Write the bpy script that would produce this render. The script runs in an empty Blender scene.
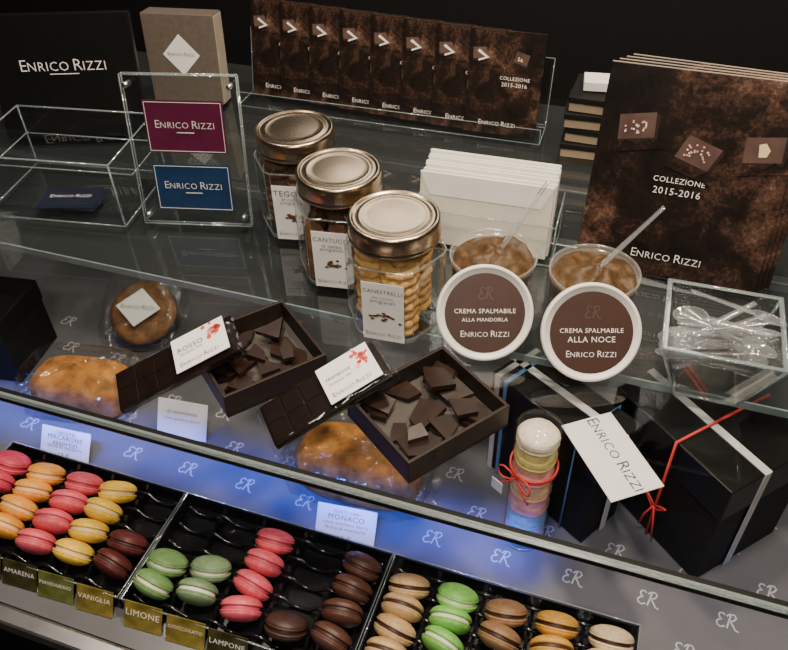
import bpy, bmesh, math, random
from mathutils import Vector as V, Matrix as M
random.seed(7)
R = math.radians
COL = bpy.context.scene.collection
F, CX, CY = 780.0, 394.0, 325.0
cam_loc = V((0, -.346, .51)); yaw, pit, roll = R(20), R(41.5), R(1.5)
fw = V((-math.sin(yaw)*math.cos(pit), math.cos(yaw)*math.cos(pit), -math.sin(pit)))
r0 = V((math.cos(yaw), math.sin(yaw), 0)); u0 = r0.cross(fw)
rt = r0*math.cos(roll) - u0*math.sin(roll); up = u0*math.cos(roll) + r0*math.sin(roll)

def at(px, py, z):
    d = fw + rt*((px-CX)/F) + up*((CY-py)/F)
    return cam_loc + d*((z-cam_loc.z)/d.z)
def proj(p):
    q = p-cam_loc; k = q.dot(fw)
    return CX+F*q.dot(rt)/k, CY-F*q.dot(up)/k
def stand(bl, br, z, topy, lean):
    A, B = at(*bl, z), at(*br, z); mid = (A+B)/2; e = B-A
    ang = math.atan2(e.y, e.x); l = R(lean)
    u = V((-math.sin(ang)*math.sin(l), math.cos(ang)*math.sin(l), math.cos(l)))
    lo, hi = 0, .7
    for _ in range(40):
        s = (lo+hi)/2
        if proj(mid+u*s)[1] > topy: lo = s
        else: hi = s
    return mid, ang, e.length, lo
def fitrect(px, z):
    P = [at(x, y, z) for x, y in px]
    c = (P[0]+P[1]+P[2]+P[3])/4
    e = (P[1]-P[0])+(P[2]-P[3]); ang = math.atan2(e.y, e.x); ex = V((math.cos(ang), math.sin(ang), 0)); ey = V((-ex.y, ex.x, 0))
    w = (abs((P[1]-P[0]).dot(ex))+abs((P[2]-P[3]).dot(ex)))/2
    d = (abs((P[3]-P[0]).dot(ey))+abs((P[2]-P[1]).dot(ey)))/2
    return c, ang, w, d

# ------------------------------------------------------------------ materials
def nt(m):
    m.use_nodes = True; return m.node_tree.nodes, m.node_tree.links
def mat(name, col, rough=.5, metal=0, var=.12, scale=40, bump=0, spec=.5, emis=0, coat=0, alpha=1, bd=.002):
    m = bpy.data.materials.new(name); N, L = nt(m); b = N['Principled BSDF']
    tc = N.new('ShaderNodeTexCoord'); no = N.new('ShaderNodeTexNoise'); no.inputs['Scale'].default_value = scale; no.inputs['Detail'].default_value = 5
    L.new(tc.outputs['Object'], no.inputs['Vector'])
    r = N.new('ShaderNodeValToRGB')
    r.color_ramp.elements[0].position = .3; r.color_ramp.elements[1].position = .7
    r.color_ramp.elements[0].color = [max(0, c*(1-var)) for c in col]+[1]
    r.color_ramp.elements[1].color = [min(1, c*(1+var)) for c in col]+[1]
    L.new(no.outputs['Fac'], r.inputs['Fac']); L.new(r.outputs['Color'], b.inputs['Base Color'])
    b.inputs['Roughness'].default_value = rough; b.inputs['Metallic'].default_value = metal
    b.inputs['Specular IOR Level'].default_value = spec; b.inputs['Coat Weight'].default_value = coat; b.inputs['Alpha'].default_value = alpha
    if bump:
        bp = N.new('ShaderNodeBump'); bp.inputs['Strength'].default_value = bump; bp.inputs['Distance'].default_value = bd
        L.new(no.outputs['Fac'], bp.inputs['Height']); L.new(bp.outputs['Normal'], b.inputs['Normal'])
    if emis:
        L.new(r.outputs['Color'], b.inputs['Emission Color']); b.inputs['Emission Strength'].default_value = emis
    return m
def glass(name, base=.04, gain=.5, tint=(1, 1, 1), rough=.03, haze=0, hazecol=(.8, .85, .9), bump=0, pw=3.0):
    m = bpy.data.materials.new(name); N, L = nt(m); N.remove(N['Principled BSDF']); out = N['Material Output']
    lw = N.new('ShaderNodeLayerWeight'); lw.inputs['Blend'].default_value = .5
    p = N.new('ShaderNodeMath'); p.operation = 'POWER'; p.inputs[1].default_value = pw; L.new(lw.outputs['Facing'], p.inputs[0])
    q = N.new('ShaderNodeMath'); q.operation = 'MULTIPLY_ADD'; q.inputs[1].default_value = gain; q.inputs[2].default_value = base; L.new(p.outputs[0], q.inputs[0])
    tr = N.new('ShaderNodeBsdfTransparent'); tr.inputs['Color'].default_value = (*tint, 1)
    gl = N.new('ShaderNodeBsdfGlossy'); gl.inputs['Roughness'].default_value = rough
    if bump:
        no = N.new('ShaderNodeTexNoise'); no.inputs['Scale'].default_value = 90; tc = N.new('ShaderNodeTexCoord'); L.new(tc.outputs['Object'], no.inputs['Vector'])
        bp = N.new('ShaderNodeBump'); bp.inputs['Strength'].default_value = bump; bp.inputs['Distance'].default_value = .004
        L.new(no.outputs['Fac'], bp.inputs['Height']); L.new(bp.outputs['Normal'], gl.inputs['Normal'])
    mx = N.new('ShaderNodeMixShader'); L.new(q.outputs[0], mx.inputs[0]); L.new(tr.outputs[0], mx.inputs[1]); L.new(gl.outputs[0], mx.inputs[2])
    last = mx
    if haze:
        df = N.new('ShaderNodeBsdfDiffuse'); df.inputs['Color'].default_value = (*hazecol, 1)
        m2 = N.new('ShaderNodeMixShader'); m2.inputs[0].default_value = haze; L.new(mx.outputs[0], m2.inputs[1]); L.new(df.outputs[0], m2.inputs[2]); last = m2
    L.new(last.outputs[0], out.inputs['Surface'])
    return m
def cocoa(name, s1, s2, off, s3):
    m = bpy.data.materials.new(name); N, L = nt(m); b = N['Principled BSDF']
    tc = N.new('ShaderNodeTexCoord')
    a = N.new('ShaderNodeTexNoise'); a.inputs['Scale'].default_value = s1; a.inputs['Detail'].default_value = 12; a.inputs['Roughness'].default_value = .8
    c = N.new('ShaderNodeTexNoise'); c.inputs['Scale'].default_value = s2; c.inputs['Detail'].default_value = 8; c.inputs['Roughness'].default_value = .65; c.inputs['Distortion'].default_value = .6
    vo = N.new('ShaderNodeTexNoise'); vo.inputs['Scale'].default_value = s3; vo.inputs['Detail'].default_value = 2
    mp = N.new('ShaderNodeMapping'); mp.inputs['Location'].default_value = off; L.new(tc.outputs['Object'], mp.inputs['Vector'])
    for n in (a, c, vo): L.new(mp.outputs['Vector'], n.inputs['Vector'])
    mu = N.new('ShaderNodeMath'); mu.operation = 'MULTIPLY'; L.new(a.outputs['Fac'], mu.inputs[0]); L.new(c.outputs['Fac'], mu.inputs[1])
    v2 = N.new('ShaderNodeMath'); v2.operation = 'MULTIPLY_ADD'; v2.inputs[1].default_value = 2.0; v2.inputs[2].default_value = .02; L.new(vo.outputs['Fac'], v2.inputs[0])
    m3 = N.new('ShaderNodeMath'); m3.operation = 'MULTIPLY'; L.new(mu.outputs[0], m3.inputs[0]); L.new(v2.outputs[0], m3.inputs[1])
    r = N.new('ShaderNodeValToRGB'); e = r.color_ramp.elements
    e[0].position = .14; e[0].color = (.003, .002, .0018, 1); e[1].position = .50; e[1].color = (.26, .16, .115, 1)
    x = e.new(.24); x.color = (.013, .007, .005, 1); x = e.new(.34); x.color = (.072, .036, .024, 1)
    L.new(m3.outputs[0], r.inputs['Fac']); L.new(r.outputs['Color'], b.inputs['Base Color'])
    b.inputs['Roughness'].default_value = .5; b.inputs['Specular IOR Level'].default_value = .2
    return m
X = dict(
    pane=glass('counter glass', .07, .55, (.97, .98, .98), .012), front=glass('front glass', .015, .3, (.98, .99, 1)),
    reflhaze=glass('reflection haze glass', .06, .6, (.70, .74, .74), .03, .26, (.10, .115, .12)),  # grey haze paints the reflection into the rear glass
    acryl=glass('clear acrylic', .05, .5, (.96, .98, .98)), jar=glass('jar glass', .06, .8, (.98, .99, .98), .04), tubeg=glass('clear tube film', .04, .4, (.99, .99, .99)),
    edge=glass('polished glass edge', .2, .5, (.85, .93, .93), .08, .16, (.7, .82, .83)), jedge=glass('jar corner glass', .16, .5, (.90, .94, .93), .08, .07, (.7, .8, .8)),
    cello=glass('cellophane', .065, .6, (.99, .99, .98), .06, 0, (.8, .8, .8), .7), film=glass('clear bar film', .035, .45, (.99, .99, .99), .05, 0, (.8, .8, .8), .25),
    tub=glass('tub plastic', .06, .5, (.95, .95, .93), .12, .14, (.8, .76, .68)),
    spoon=glass('spoon plastic', .16, .7, (.97, .98, .98), .05, .10, (.88, .90, .93)),
    black=mat('black card', (.005, .005, .005), .36, spec=.28), blackm=mat('matt black box', (.006, .0058, .0055), .6, bump=.1, spec=.22),
    wall=mat('dark wall', (.004, .004, .005), .8), floor=mat('dark floor', (.03, .028, .026), .6),
    steel=mat('brushed steel', (.6, .6, .6), .3, 1),
    trim=mat('pale edge trim', (.24, .31, .31), .25, .3), paper=mat('grey paper', (.115, .115, .122), .28, 0, .06, 30, coat=.3),
    mark=mat('pale monogram ink', (.42, .42, .44), .5),
    white=mat('white paper', (.80, .79, .76), .6, var=.04), cream=mat('cream paper', (.70, .66, .57), .65, var=.05),
    ink=mat('dark ink', (.025, .02, .02), .6), silver=mat('pale foil ink', (.78, .76, .73), .4, 0, .05), red=mat('red ink', (.55, .06, .05), .5),
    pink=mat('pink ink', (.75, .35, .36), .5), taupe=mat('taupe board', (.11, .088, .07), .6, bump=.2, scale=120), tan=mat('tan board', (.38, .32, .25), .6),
    purple=mat('purple card', (.10, .010, .04), .35), blue=mat('blue card', (.010, .035, .10), .35), navy=mat('navy card', (.010, .013, .03), .35),
    coc=cocoa('cocoa powder print', 300, 45, (3, 1, 2), 16), cocb=cocoa('large cocoa powder print', 240, 30, (.1, .3, .12), 9),
    lid=mat('jar lid metal', (.52, .41, .29), .27, 1, .10, 20), choc=mat('dark chocolate', (.017, .008, .005), .34, 0, .3, 60, .1, .4), tablet=mat('tablet chocolate', (.010, .0055, .0045), .25, 0, .2, 50, 0, .4),
    cbox=mat('brown card box', (.018, .011, .008), .5, bump=.15, scale=150, spec=.3), liner=mat('grey brown liner', (.05, .043, .037), .55),
    print=mat('printed chocolate', (.085, .05, .04), .4, var=.4), printd=mat('printed chocolate edge', (.02, .010, .008), .4),
    lidw=mat('white plastic lid', (.74, .72, .68), .35, var=.03), lidb=mat('brown label print', (.045, .020, .014), .45),
    spread=mat('hazelnut spread', (.075, .040, .014), .5, 0, .4, 140, .7, .35), loaf=mat('baked loaf crust', (.40, .175, .042), .72, 0, .55, 60, .8, .2, bd=.002),
    cookie=mat('golden biscuit', (.72, .42, .14), .7, 0, .2, 90, .3), bcookie=mat('brown cookie', (.20, .10, .042), .75, 0, .45, 80, .8, .3), dcookie=mat('cocoa biscuit', (.13, .065, .035), .7, 0, .3, 90, .4), acookie=mat('brown almond biscuit', (.10, .045, .022), .6, 0, .45, 90, .4),
    tray=mat('black plastic tray', (.008, .008, .009), .16), ribw=mat('white ribbon', (.62, .62, .61), .4), ribr=mat('red cord', (.72, .05, .04), .5), ribb=mat('blue ribbon', (.08, .22, .45), .4),
    gold=mat('gold card', (.60, .46, .10), .28, .75, .5, 60), olive=mat('dark olive card', (.09, .085, .03), .32, .6, .6, 60), greenc=mat('green gold card', (.30, .34, .09), .3, .7, .5, 60),
    nut=mat('cream topping', (.68, .55, .33), .6), wood=mat('tan wood', (.32, .24, .16), .5),
)

# ------------------------------------------------------------------ mesh builder
_tx = {}
def text_raw(s, shear=0, thin=0):
    if (s, shear, thin) in _tx: return _tx[(s, shear, thin)]
    cu = bpy.data.curves.new('t', 'FONT'); cu.body = s; cu.resolution_u = 2; cu.shear = shear; cu.offset = -thin; cu.space_character = 1.08
    o = bpy.data.objects.new('t', cu); COL.objects.link(o); bpy.context.view_layer.update()
    me = bpy.data.meshes.new_from_object(o.evaluated_get(bpy.context.evaluated_depsgraph_get()))
    vs = [v.co.copy() for v in me.vertices]; fs = [tuple(p.vertices) for p in me.polygons]
    bpy.data.objects.remove(o); bpy.data.curves.remove(cu); bpy.data.meshes.remove(me)
    x0, x1 = min(v.x for v in vs), max(v.x for v in vs)
    vs = [V((v.x-x0, v.y, 0)) for v in vs]; _tx[(s, shear, thin)] = (vs, fs, x1-x0); return _tx[(s, shear, thin)]
def norm(vs):
    x0, x1 = min(v.x for v in vs), max(v.x for v in vs); y0, y1 = min(v.y for v in vs), max(v.y for v in vs)
    return [V((v.x-(x0+x1)/2, v.y-(y0+y1)/2, 0))/(x1-x0) for v in vs]
def text_vf(s, shear=0):
    if s == 'ENRICO RIZZI':
        vs, fs, x = [], [], 0
        for t, sc, gap in (('E', 1.0, .07), ('NRICO', .78, .34), ('R', 1.0, .07), ('IZZI', .78, 0)):
            a, b, w = text_raw(t, 0, .010); k = len(vs)
            vs += [V((x+v.x*sc, v.y*sc, 0)) for v in a]; fs += [tuple(i+k for i in f) for f in b]; x += w*sc+gap
        return norm(vs), fs
    a, b, w = text_raw(s, shear, .003); return norm(a), b
class MB:
    def __init__(s): s.v, s.f, s.m, s.sm, s.mats = [], [], [], [], []
    def add(s, vs, fs, m, smooth=False, mx=None):
        if m not in s.mats: s.mats.append(m)
        k = len(s.v); i = s.mats.index(m)
        s.v += [(mx @ V(v)) if mx is not None else V(v) for v in vs]
        for f in fs: s.f.append([a+k for a in f]); s.m.append(i); s.sm.append(smooth)
        return s
    def bmadd(s, bm, m, smooth=False, mx=None):
        bm.verts.index_update(); s.add([v.co.copy() for v in bm.verts], [[v.index for v in f.verts] for f in bm.faces], m, smooth, mx); bm.free(); return s
    def box(s, c, sz, m, mx=None, bev=0, seg=2):
        bm = bmesh.new(); bmesh.ops.create_cube(bm, size=1)
        for v in bm.verts: v.co = V((c[0]+v.co.x*sz[0], c[1]+v.co.y*sz[1], c[2]+v.co.z*sz[2]))
        if bev: bmesh.ops.bevel(bm, geom=bm.edges[:], offset=bev, segments=seg, affect='EDGES', profile=.5)
        return s.bmadd(bm, m, False, mx)
    def poly(s, pts, m, mx=None): return s.add(pts, [list(range(len(pts)))], m, False, mx)
    def prism(s, pts, z0, z1, m, mx=None):
        n = len(pts); vs = [(x, y, z0) for x, y in pts]+[(x, y, z1) for x, y in pts]
        fs = [list(range(n))[::-1], list(range(n, 2*n))]+[[i, (i+1) % n, n+(i+1) % n, n+i] for i in range(n)]
        return s.add(vs, fs, m, False, mx)
    def lathe(s, pr, m, n=28, mx=None, smooth=True, rad=None, a0=0):
        vs, fs = [], []; idx = []
        for r, z in pr:
            if r < 1e-6: idx.append([len(vs)]); vs.append((0, 0, z))
            else:
                row = []
                for i in range(n):
                    a = a0+2*math.pi*i/n; k = r*(rad(a) if rad else 1); row.append(len(vs)); vs.append((k*math.cos(a), k*math.sin(a), z))
                idx.append(row)
        for a, b in zip(idx, idx[1:]):
            for i in range(n):
                j = (i+1) % n
                if len(a) == 1 and len(b) == 1: continue
                if len(a) == 1: fs.append([a[0], b[j], b[i]])
                elif len(b) == 1: fs.append([a[i], a[j], b[0]])
                else: fs.append([a[i], a[j], b[j], b[i]])
        return s.add(vs, fs, m, smooth, mx)
    def tube(s, P, r, m, n=6, mx=None, closed=False):
        P = [V(p) for p in P]; vs, fs = [], []; k = len(P)
        for i, p in enumerate(P):
            t = (P[(i+1) % k if closed else min(i+1, k-1)]-P[(i-1) if closed else max(i-1, 0)]).normalized()
            a = t.orthogonal().normalized() if abs(t.z) > .95 else t.cross(V((0, 0, 1))).normalized(); b = t.cross(a)
            for j in range(n): q = 2*math.pi*j/n; vs.append(p+a*(r*math.cos(q))+b*(r*math.sin(q)))
        for i in range(k if closed else k-1):
            for j in range(n): fs.append([i*n+j, i*n+(j+1) % n, ((i+1) % k)*n+(j+1) % n, ((i+1) % k)*n+j])
        if not closed: fs += [list(range(n))[::-1], list(range((k-1)*n, k*n))]
        return s.add(vs, fs, m, True, mx)
    def ribbon(s, P, w, m, mx=None):
        P = [V((x, y, 0)) for x, y in P]; vs, fs = [], []
        for i, p in enumerate(P):
            t = (P[min(i+1, len(P)-1)]-P[max(i-1, 0)]).normalized(); nn = V((-t.y, t.x, 0))*w/2; vs += [p+nn, p-nn]
        for i in range(len(P)-1): fs.append([2*i, 2*i+1, 2*i+3, 2*i+2])
        return s.add(vs, fs, m, False, mx)
    def text(s, t, w, m, mx, shear=0):
        vs, fs = text_vf(t, shear); return s.add([v*w for v in vs], fs, m, False, mx)
    def sheet(s, pts, m, e, r=.0012, mx=None):
        s.poly(pts, m, mx)
        for i in range(len(pts)): s.tube([pts[i], pts[(i+1) % len(pts)]], r, e, 4, mx)
        return s
    def sup(s, a, b, c, e1, e2, m, nu=24, nv=14, jit=0, mx=None, zmin=None, smooth=True):
        f = lambda w, e: math.copysign(abs(w)**e, w)
        vs, fs = [], []
        for i in range(nv+1):
            v = -math.pi/2+math.pi*i/nv
            for j in range(nu):
                u = 2*math.pi*j/nu; k = 1+random.uniform(-jit, jit)
                z = c*f(math.sin(v), e1)*k
                if zmin is not None: z = max(z, zmin)
                vs.append((a*f(math.cos(v), e1)*f(math.cos(u), e2)*k, b*f(math.cos(v), e1)*f(math.sin(u), e2)*k, z))
        for i in range(nv):
            for j in range(nu): fs.append([i*nu+j, i*nu+(j+1) % nu, (i+1)*nu+(j+1) % nu, (i+1)*nu+j])
        return s.add(vs, fs, m, smooth, mx)
    def build(s, name, parent=None, loc=None, rot=None, off=None):
        me = bpy.data.meshes.new(name); me.from_pydata([tuple(v-off) if off is not None else tuple(v) for v in s.v], [], s.f)
        for m in s.mats: me.materials.append(m)
        me.polygons.foreach_set('material_index', s.m); me.polygons.foreach_set('use_smooth', s.sm); me.update()
        o = bpy.data.objects.new(name, me); COL.objects.link(o)
        if parent: o.parent = parent
        if loc is not None: o.location = loc
        if rot is not None: o.rotation_euler = rot
        return o
def tag(o, label, cat, group=None):
    o['label'] = label; o['category'] = cat
    if group: o['group'] = group
    return o
def thing(name, label, cat, loc=(0, 0, 0), rot=(0, 0, 0), group=None):
    o = bpy.data.objects.new(name, None); o.empty_display_size = .02; COL.objects.link(o); o.location = loc; o.rotation_euler = rot
    return tag(o, label, cat, group)
def dup(o, loc=None, rot=None, label=None, group=None, parent=None):
    kids = list(o.children); c = o.copy(); COL.objects.link(c)
    if parent: c.parent = parent
    if loc is not None: c.location = loc
    if rot is not None: c.rotation_euler = rot
    if label: c['label'] = label
    if group: c['group'] = group
    for k in kids: dup(k, parent=c)
    return c
T = M.Translation
def fr(x, y, z, rz=0): return T((x, y, z)) @ M.Rotation(R(90), 4, 'X') @ M.Rotation(R(rz), 4, 'Z')     # writing on a front face
def fl(x, y, z, rz=0): return T((x, y, z)) @ M.Rotation(R(rz), 4, 'Z')                                   # writing on a flat top
def letters(o, *rows, m='ink'):
    mb = MB()
    for t, w, mx in rows: mb.text(t, w, X[m], mx)
    return mb.build('lettering', o)
BR = 'ENRICO RIZZI'
ORD = ['first', 'second', 'third', 'fourth', 'fifth', 'sixth', 'seventh', 'eighth']

# ------------------------------------------------------------------ setting
def struct(mb, name):
    o = mb.build(name); o['kind'] = 'structure'; return o
struct(MB().box((-.3, 1.5, .3), (6, .1, 2.9), X['wall']), 'wall_back')
struct(MB().box((-.3, 0, -1.1), (6, 3.1, .1), X['floor']), 'floor')

# ------------------------------------------------------------------ display counter
XL, XR, YB, DZ = -1.35, .62, .74, -.17
Y2 = at(130, 266, 0).y
YF = -.112
root = thing('display_counter', 'long glass topped pastry display counter with blue lit front edge', 'display counter', (-.36, .3, -1.05))
off = V((-.36, .3, -1.05))
mb = MB(); mb.poly([(XL, 0, 0), (XR, 0, 0), (XR, YB, 0), (XL, YB, 0)], X['pane'])
mb.box(((XL+XR)/2, -.0015, -.0025), (XR-XL, .003, .005), X['edge']); mb.build('top_pane', root, off=off)
mb = MB(); mb.poly([(XL, Y2, -.012), (XR, Y2, -.012), (XR, YB, -.012), (XL, YB, -.012)], X['reflhaze'])
mb.build('rear_glass_shelf', root, off=off)
for y in (.42, .54): MB().box(((XL+XR)/2, y, -.03), (XR-XL, .016, .012), X['steel'], bev=.002).build('streak_bar', root, off=off)  # bars added to show as reflection streaks beneath the rear glass
MB().box(((XL+XR)/2, Y2-.001, -.009), (XR-XL, .002, .008), X['trim']).build('edge_trim', root, off=off)
mb = MB(); mb.box(((XL+XR)/2, (YF+.6)/2, DZ-.01), (XR-XL, .6-YF, .02), X['paper'])
def er(mb, x, y, s, mx0, m='mark'):
    mx = mx0 @ T((x, y, 0)) @ M.Scale(s, 4)
    w = .1
    mb.ribbon([(.5, .86), (.38, .97), (.22, .93), (.14, .78), (.2, .62), (.36, .53)], w, X[m], mx)
    mb.ribbon([(.36, .53), (.14, .46), (.02, .28), (.08, .08), (.26, 0), (.5, .12)], w, X[m], mx)
    mb.ribbon([(.62, 0), (.72, .45), (.84, .92)], w, X[m], mx)
    mb.ribbon([(.6, .8), (.78, .98), (1.05, 1.0), (1.16, .82), (1.02, .6), (.76, .5)], w, X[m], mx)
    mb.ribbon([(.8, .5), (.98, .25), (1.1, 0), (1.3, -.06)], w, X[m], mx)
for j in range(9):
    for i in range(27): er(mb, XL+.03+i*.07+(j % 2)*.035, YF+.02+j*.042, .015, T((0, 0, DZ+.0004)))
mb.build('deck', root, off=off)
MB().box(((XL+XR)/2, .485, DZ+.002), (XR-XL, .23, .004), X['blackm']).build('rear_shade_sheet', root, off=off)  # dark sheet painting the shade at the back of the deck
MB().box(((XL+XR)/2, .61, -.1), (XR-XL, .02, .15), X['blackm']).build('inner_back', root, off=off)
mb = MB(); mb.poly([(XL, YF, DZ), (XR, YF, DZ), (XR, -.001, -.006), (XL, -.001, -.006)], X['front']); mb.build('front_pane', root, off=off)
MB().box(((XL+XR)/2, YF-.010, DZ-.006), (XR-XL, .018, .016), X['steel'], bev=.003).build('front_ledge', root, off=off)
MB().box(((XL+XR)/2, (YF+YB)/2+.01, -.625), (XR-XL, YB-YF, .85), X['blackm']).build('cabinet_body', root, off=off)
mb = MB(); mb.box(((XL+XR)/2, .0045, -.0065), (XR-XL, .007, .002), X['blackm']); mb.box(((XL+XR)/2, .0015, -.011), (XR-XL, .002, .009), X['blackm']); mb.build('light_channel', root, off=off)
for x in (XL, XR):
    MB().add([(x, YF, DZ), (x, .6, DZ), (x, .6, -.002), (x, 0, -.002)], [[0, 1, 2, 3]], X['front']).build('side_pane', root, off=off)

# ------------------------------------------------------------------ back left: black sign, clear box, taupe box, sign holder
mid, ang, w, h = stand((10, 142), (150, 138), 0, 16, 12)
o = thing('sign_board', 'glossy black sign board with thin white lettering, behind the clear acrylic box', 'sign', mid+V((0, 0, .004)), (-R(12), 0, ang))
MB().box((0, .006, h/2), (w, .012, h), X['black'], bev=.0015).build('board', o)
letters(o, (BR, w*.58, fr(0, -.0006, h*.60)), m='silver')
MB().box((0, -.0006, h*.53), (w*.2, .0004, .0010), X['silver']).build('underline', o)

A, B, D = at(-14, 216, 0), at(126, 228, 0), at(146, 172, 0)
ex = (B-A).normalized(); ey = V((-ex.y, ex.x, 0)); wd = (B-A).length; dp = abs((D-B).dot(ey))
ang = math.atan2(ex.y, ex.x)
o = thing('acrylic_box', 'open clear acrylic box holding dark cards in front of the black sign', 'acrylic box', A, (0, 0, ang))
H = .082; mb = MB()
c = [(0, 0), (wd, 0), (wd, dp), (0, dp)]
for i in range(4):
    p, q = c[i], c[(i+1) % 4]; mb.sheet([(*p, .002), (*q, .002), (*q, H), (*p, H)], X['acryl'], X['edge'], .0012)
mb.build('box_walls', o)
MB().sheet([(0, 0, .002), (wd, 0, .002), (wd, dp, .002), (0, dp, .002)], X['acryl'], X['edge'], .0012).build('base_plate', o)
MB().sheet([(0, dp*.35, H*.55), (wd, dp*.35, H*.55), (wd, dp, H*.55), (0, dp, H*.55)], X['acryl'], X['edge'], .0010).build('shelf_plate', o)
p = at(70, 198, .006)
for k in range(3):
    o = thing('business_card', ['dark navy card lying topmost in the clear acrylic box', 'dark navy card second in the pile in the acrylic box', 'dark navy card at the bottom of the pile in the acrylic box'][k], 'card', p+V((.002*k, .001*k, -.0012*k)), (0, 0, R(18-4*k)), 'dark cards in the acrylic box')
    MB().box((0, 0, 0), (.07, .045, .0009), X['navy']).build('card', o)
    letters(o, (BR, .05, fl(0, .004, .0008)), m='silver')

mid, ang, w, h = stand((156, 104), (224, 108), 0, 17, 6)
o = thing('carton', 'taupe upright carton with a white diamond tag, behind the small purple sign', 'box', mid+V((0, 0, .004)), (-R(6), 0, ang))
MB().box((0, .016, h/2), (w, .032, h), X['taupe'], bev=.001).build('carton_body', o)
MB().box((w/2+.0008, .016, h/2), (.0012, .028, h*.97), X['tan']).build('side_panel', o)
t = .026; l = MB().poly([(0, -.0008, h*.56-t*1.1), (t*1.05, -.0008, h*.56), (0, -.0008, h*.56+t*1.1), (-t*1.05, -.0008, h*.56)], X['white']).build('diamond_tag', o)
letters(l, (BR, t*1.5, fr(0, -.0014, h*.57)))

mid, ang, w, h = stand((146, 224), (252, 228), 0, 77, 10)
o = thing('sign_holder', 'clear acrylic sign holder with a purple card above a blue card', 'sign holder', mid+V((0, 0, .002)), (-R(10), 0, ang))
for y in (0, .006): MB().sheet([(-w/2, y, 0), (w/2, y, 0), (w/2, y, h), (-w/2, y, h)], X['acryl'], X['edge'], .0009).build('clear_plate', o)
for x in (-1, 1):
    for z in (.07, .94):
        MB().lathe([(0, -.003), (.003, -.003), (.003, .009), (0, .009)], X['steel'], 12, fr(x*(w/2-.007), .003, h*z)).build('bolt', o)
for a, b, m in ((.50, .84, 'purple'), (.10, .42, 'blue')):
    cw = w*.70
    k = MB().box((0, .003, h*(a+b)/2), (cw, .0012, h*(b-a)), X[m]).build('card', o); k['label'] = m+' card'
    letters(k, (BR, cw*.74, fr(0, .0017, h*(a+b)/2+.003)), m='silver')
    mb = MB(); mb.box((0, .0017, h*(a+b)/2-.006), (cw*.22, .0003, .0009), X['silver']); mb.build('underline', k)
    z0, z1 = h*a+.002, h*b-.002; x1 = cw/2-.002; mb = MB()
    for q in ((0, z0, 2*x1, .0006), (0, z1, 2*x1, .0006)): mb.box((q[0], .0018, q[1]), (q[2], .0003, q[3]), X['silver'])
    for q in (-x1, x1): mb.box((q, .0018, (z0+z1)/2), (.0006, .0003, z1-z0), X['silver'])
    mb.build('border_line', k)

# ------------------------------------------------------------------ row of small brochures
A, B = at(246, 104, 0), at(534, 142, 0); e = B-A; ang = math.atan2(e.y, e.x); ex = e.normalized(); ey = V((-ex.y, ex.x, 0))
_, _, _, bh = stand((470, 130), (537, 142), 0, 33, 12); bw = .098
def print_small(o):
    letters(o, ('COLLEZIONE', bw*.40, fr(bw*.14, -.0005, bh*.56)), ('2015-2016', bw*.34, fr(bw*.14, -.0005, bh*.50)), m='silver')
    letters(o, (BR, bw*.5, fr(-bw*.04, -.0005, bh*.11)), m='silver')
    s = .8; cx0, cz0 = -bw*.31, bh*.755
    P = [(-.10, .045), (-.07, .07), (.105, -.02), (-.07, -.07), (-.075, -.05), (.04, -.017)]
    MB().add([(cx0+bw*a*s, -.0007, cz0+bh*b_*s) for a, b_ in P], [[0, 5, 2, 1], [5, 4, 3, 2]], X['silver']).build('white_arrow', o)
    for (cx, cz, r) in ((-.36, .78, 8), (.20, .76, -10)):
        mx = fr(bw*cx, -.0004, bh*cz, r); mb = MB(); mb.poly([(-.009, -.007, 0), (.009, -.008, 0), (.0095, .006, 0), (-.008, .007, 0)], X['print'], mx); mb.poly([(-.009, -.007, 0), (.009, -.008, 0), (.009, -.011, 0), (-.0085, -.010, 0)], X['printd'], mx)
        if cx > 0:
            for _ in range(6): mb.box((random.uniform(-.004, .004), random.uniform(-.004, .003), .0002), (.0017, .0017, .0003), X['nut'], mx)
        mb.build('printed_chocolate', o)
src = None
N8 = ['leftmost brochure of the staggered row at the back', 'second brochure from the left in the staggered back row', 'third brochure from the left in the staggered back row', 'fourth brochure from the left in the staggered back row',
      'fourth brochure from the right in the staggered back row', 'third brochure from the right in the staggered back row', 'second brochure from the right in the staggered back row', 'rightmost brochure of the back row, its whole cover showing']
for k in range(8):
    p = A+ex*(bw/2+(e.length-bw)*k/7)+ey*(.004*(7-k))+V((0, 0, .004))
    if src is None:
        src = o = thing('small_brochure', '', 'brochure', p, (-R(12), 0, ang), 'small cocoa brochures in the back row')
        MB().box((0, .0015, bh/2), (bw, .003, bh), X['coc'], bev=.0004, seg=1).build('cover', o); print_small(o)
    else: o = dup(src, p)
    o['label'] = 'small '+N8[k]
o = thing('brochure_rail', 'low clear acrylic rail holding up the row of small brochures', 'display rail', A+e/2, (0, 0, ang))
L2 = e.length/2+.008
MB().sheet([(-L2, -.008, .001), (L2, -.008, .001), (L2, -.008, .022), (-L2, -.008, .022)], X['acryl'], X['edge'], .0008).build('front_lip', o)
MB().sheet([(-L2, -.008, .001), (L2, -.008, .001), (L2, .05, .001), (-L2, .05, .001)], X['acryl'], X['edge'], .0008).build('base_plate', o)
MB().sheet([(-L2, .042, .001), (L2, .042, .001), (L2, .062, .09), (-L2, .062, .09)], X['acryl'], X['edge'], .0008).build('back_plate', o)

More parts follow.
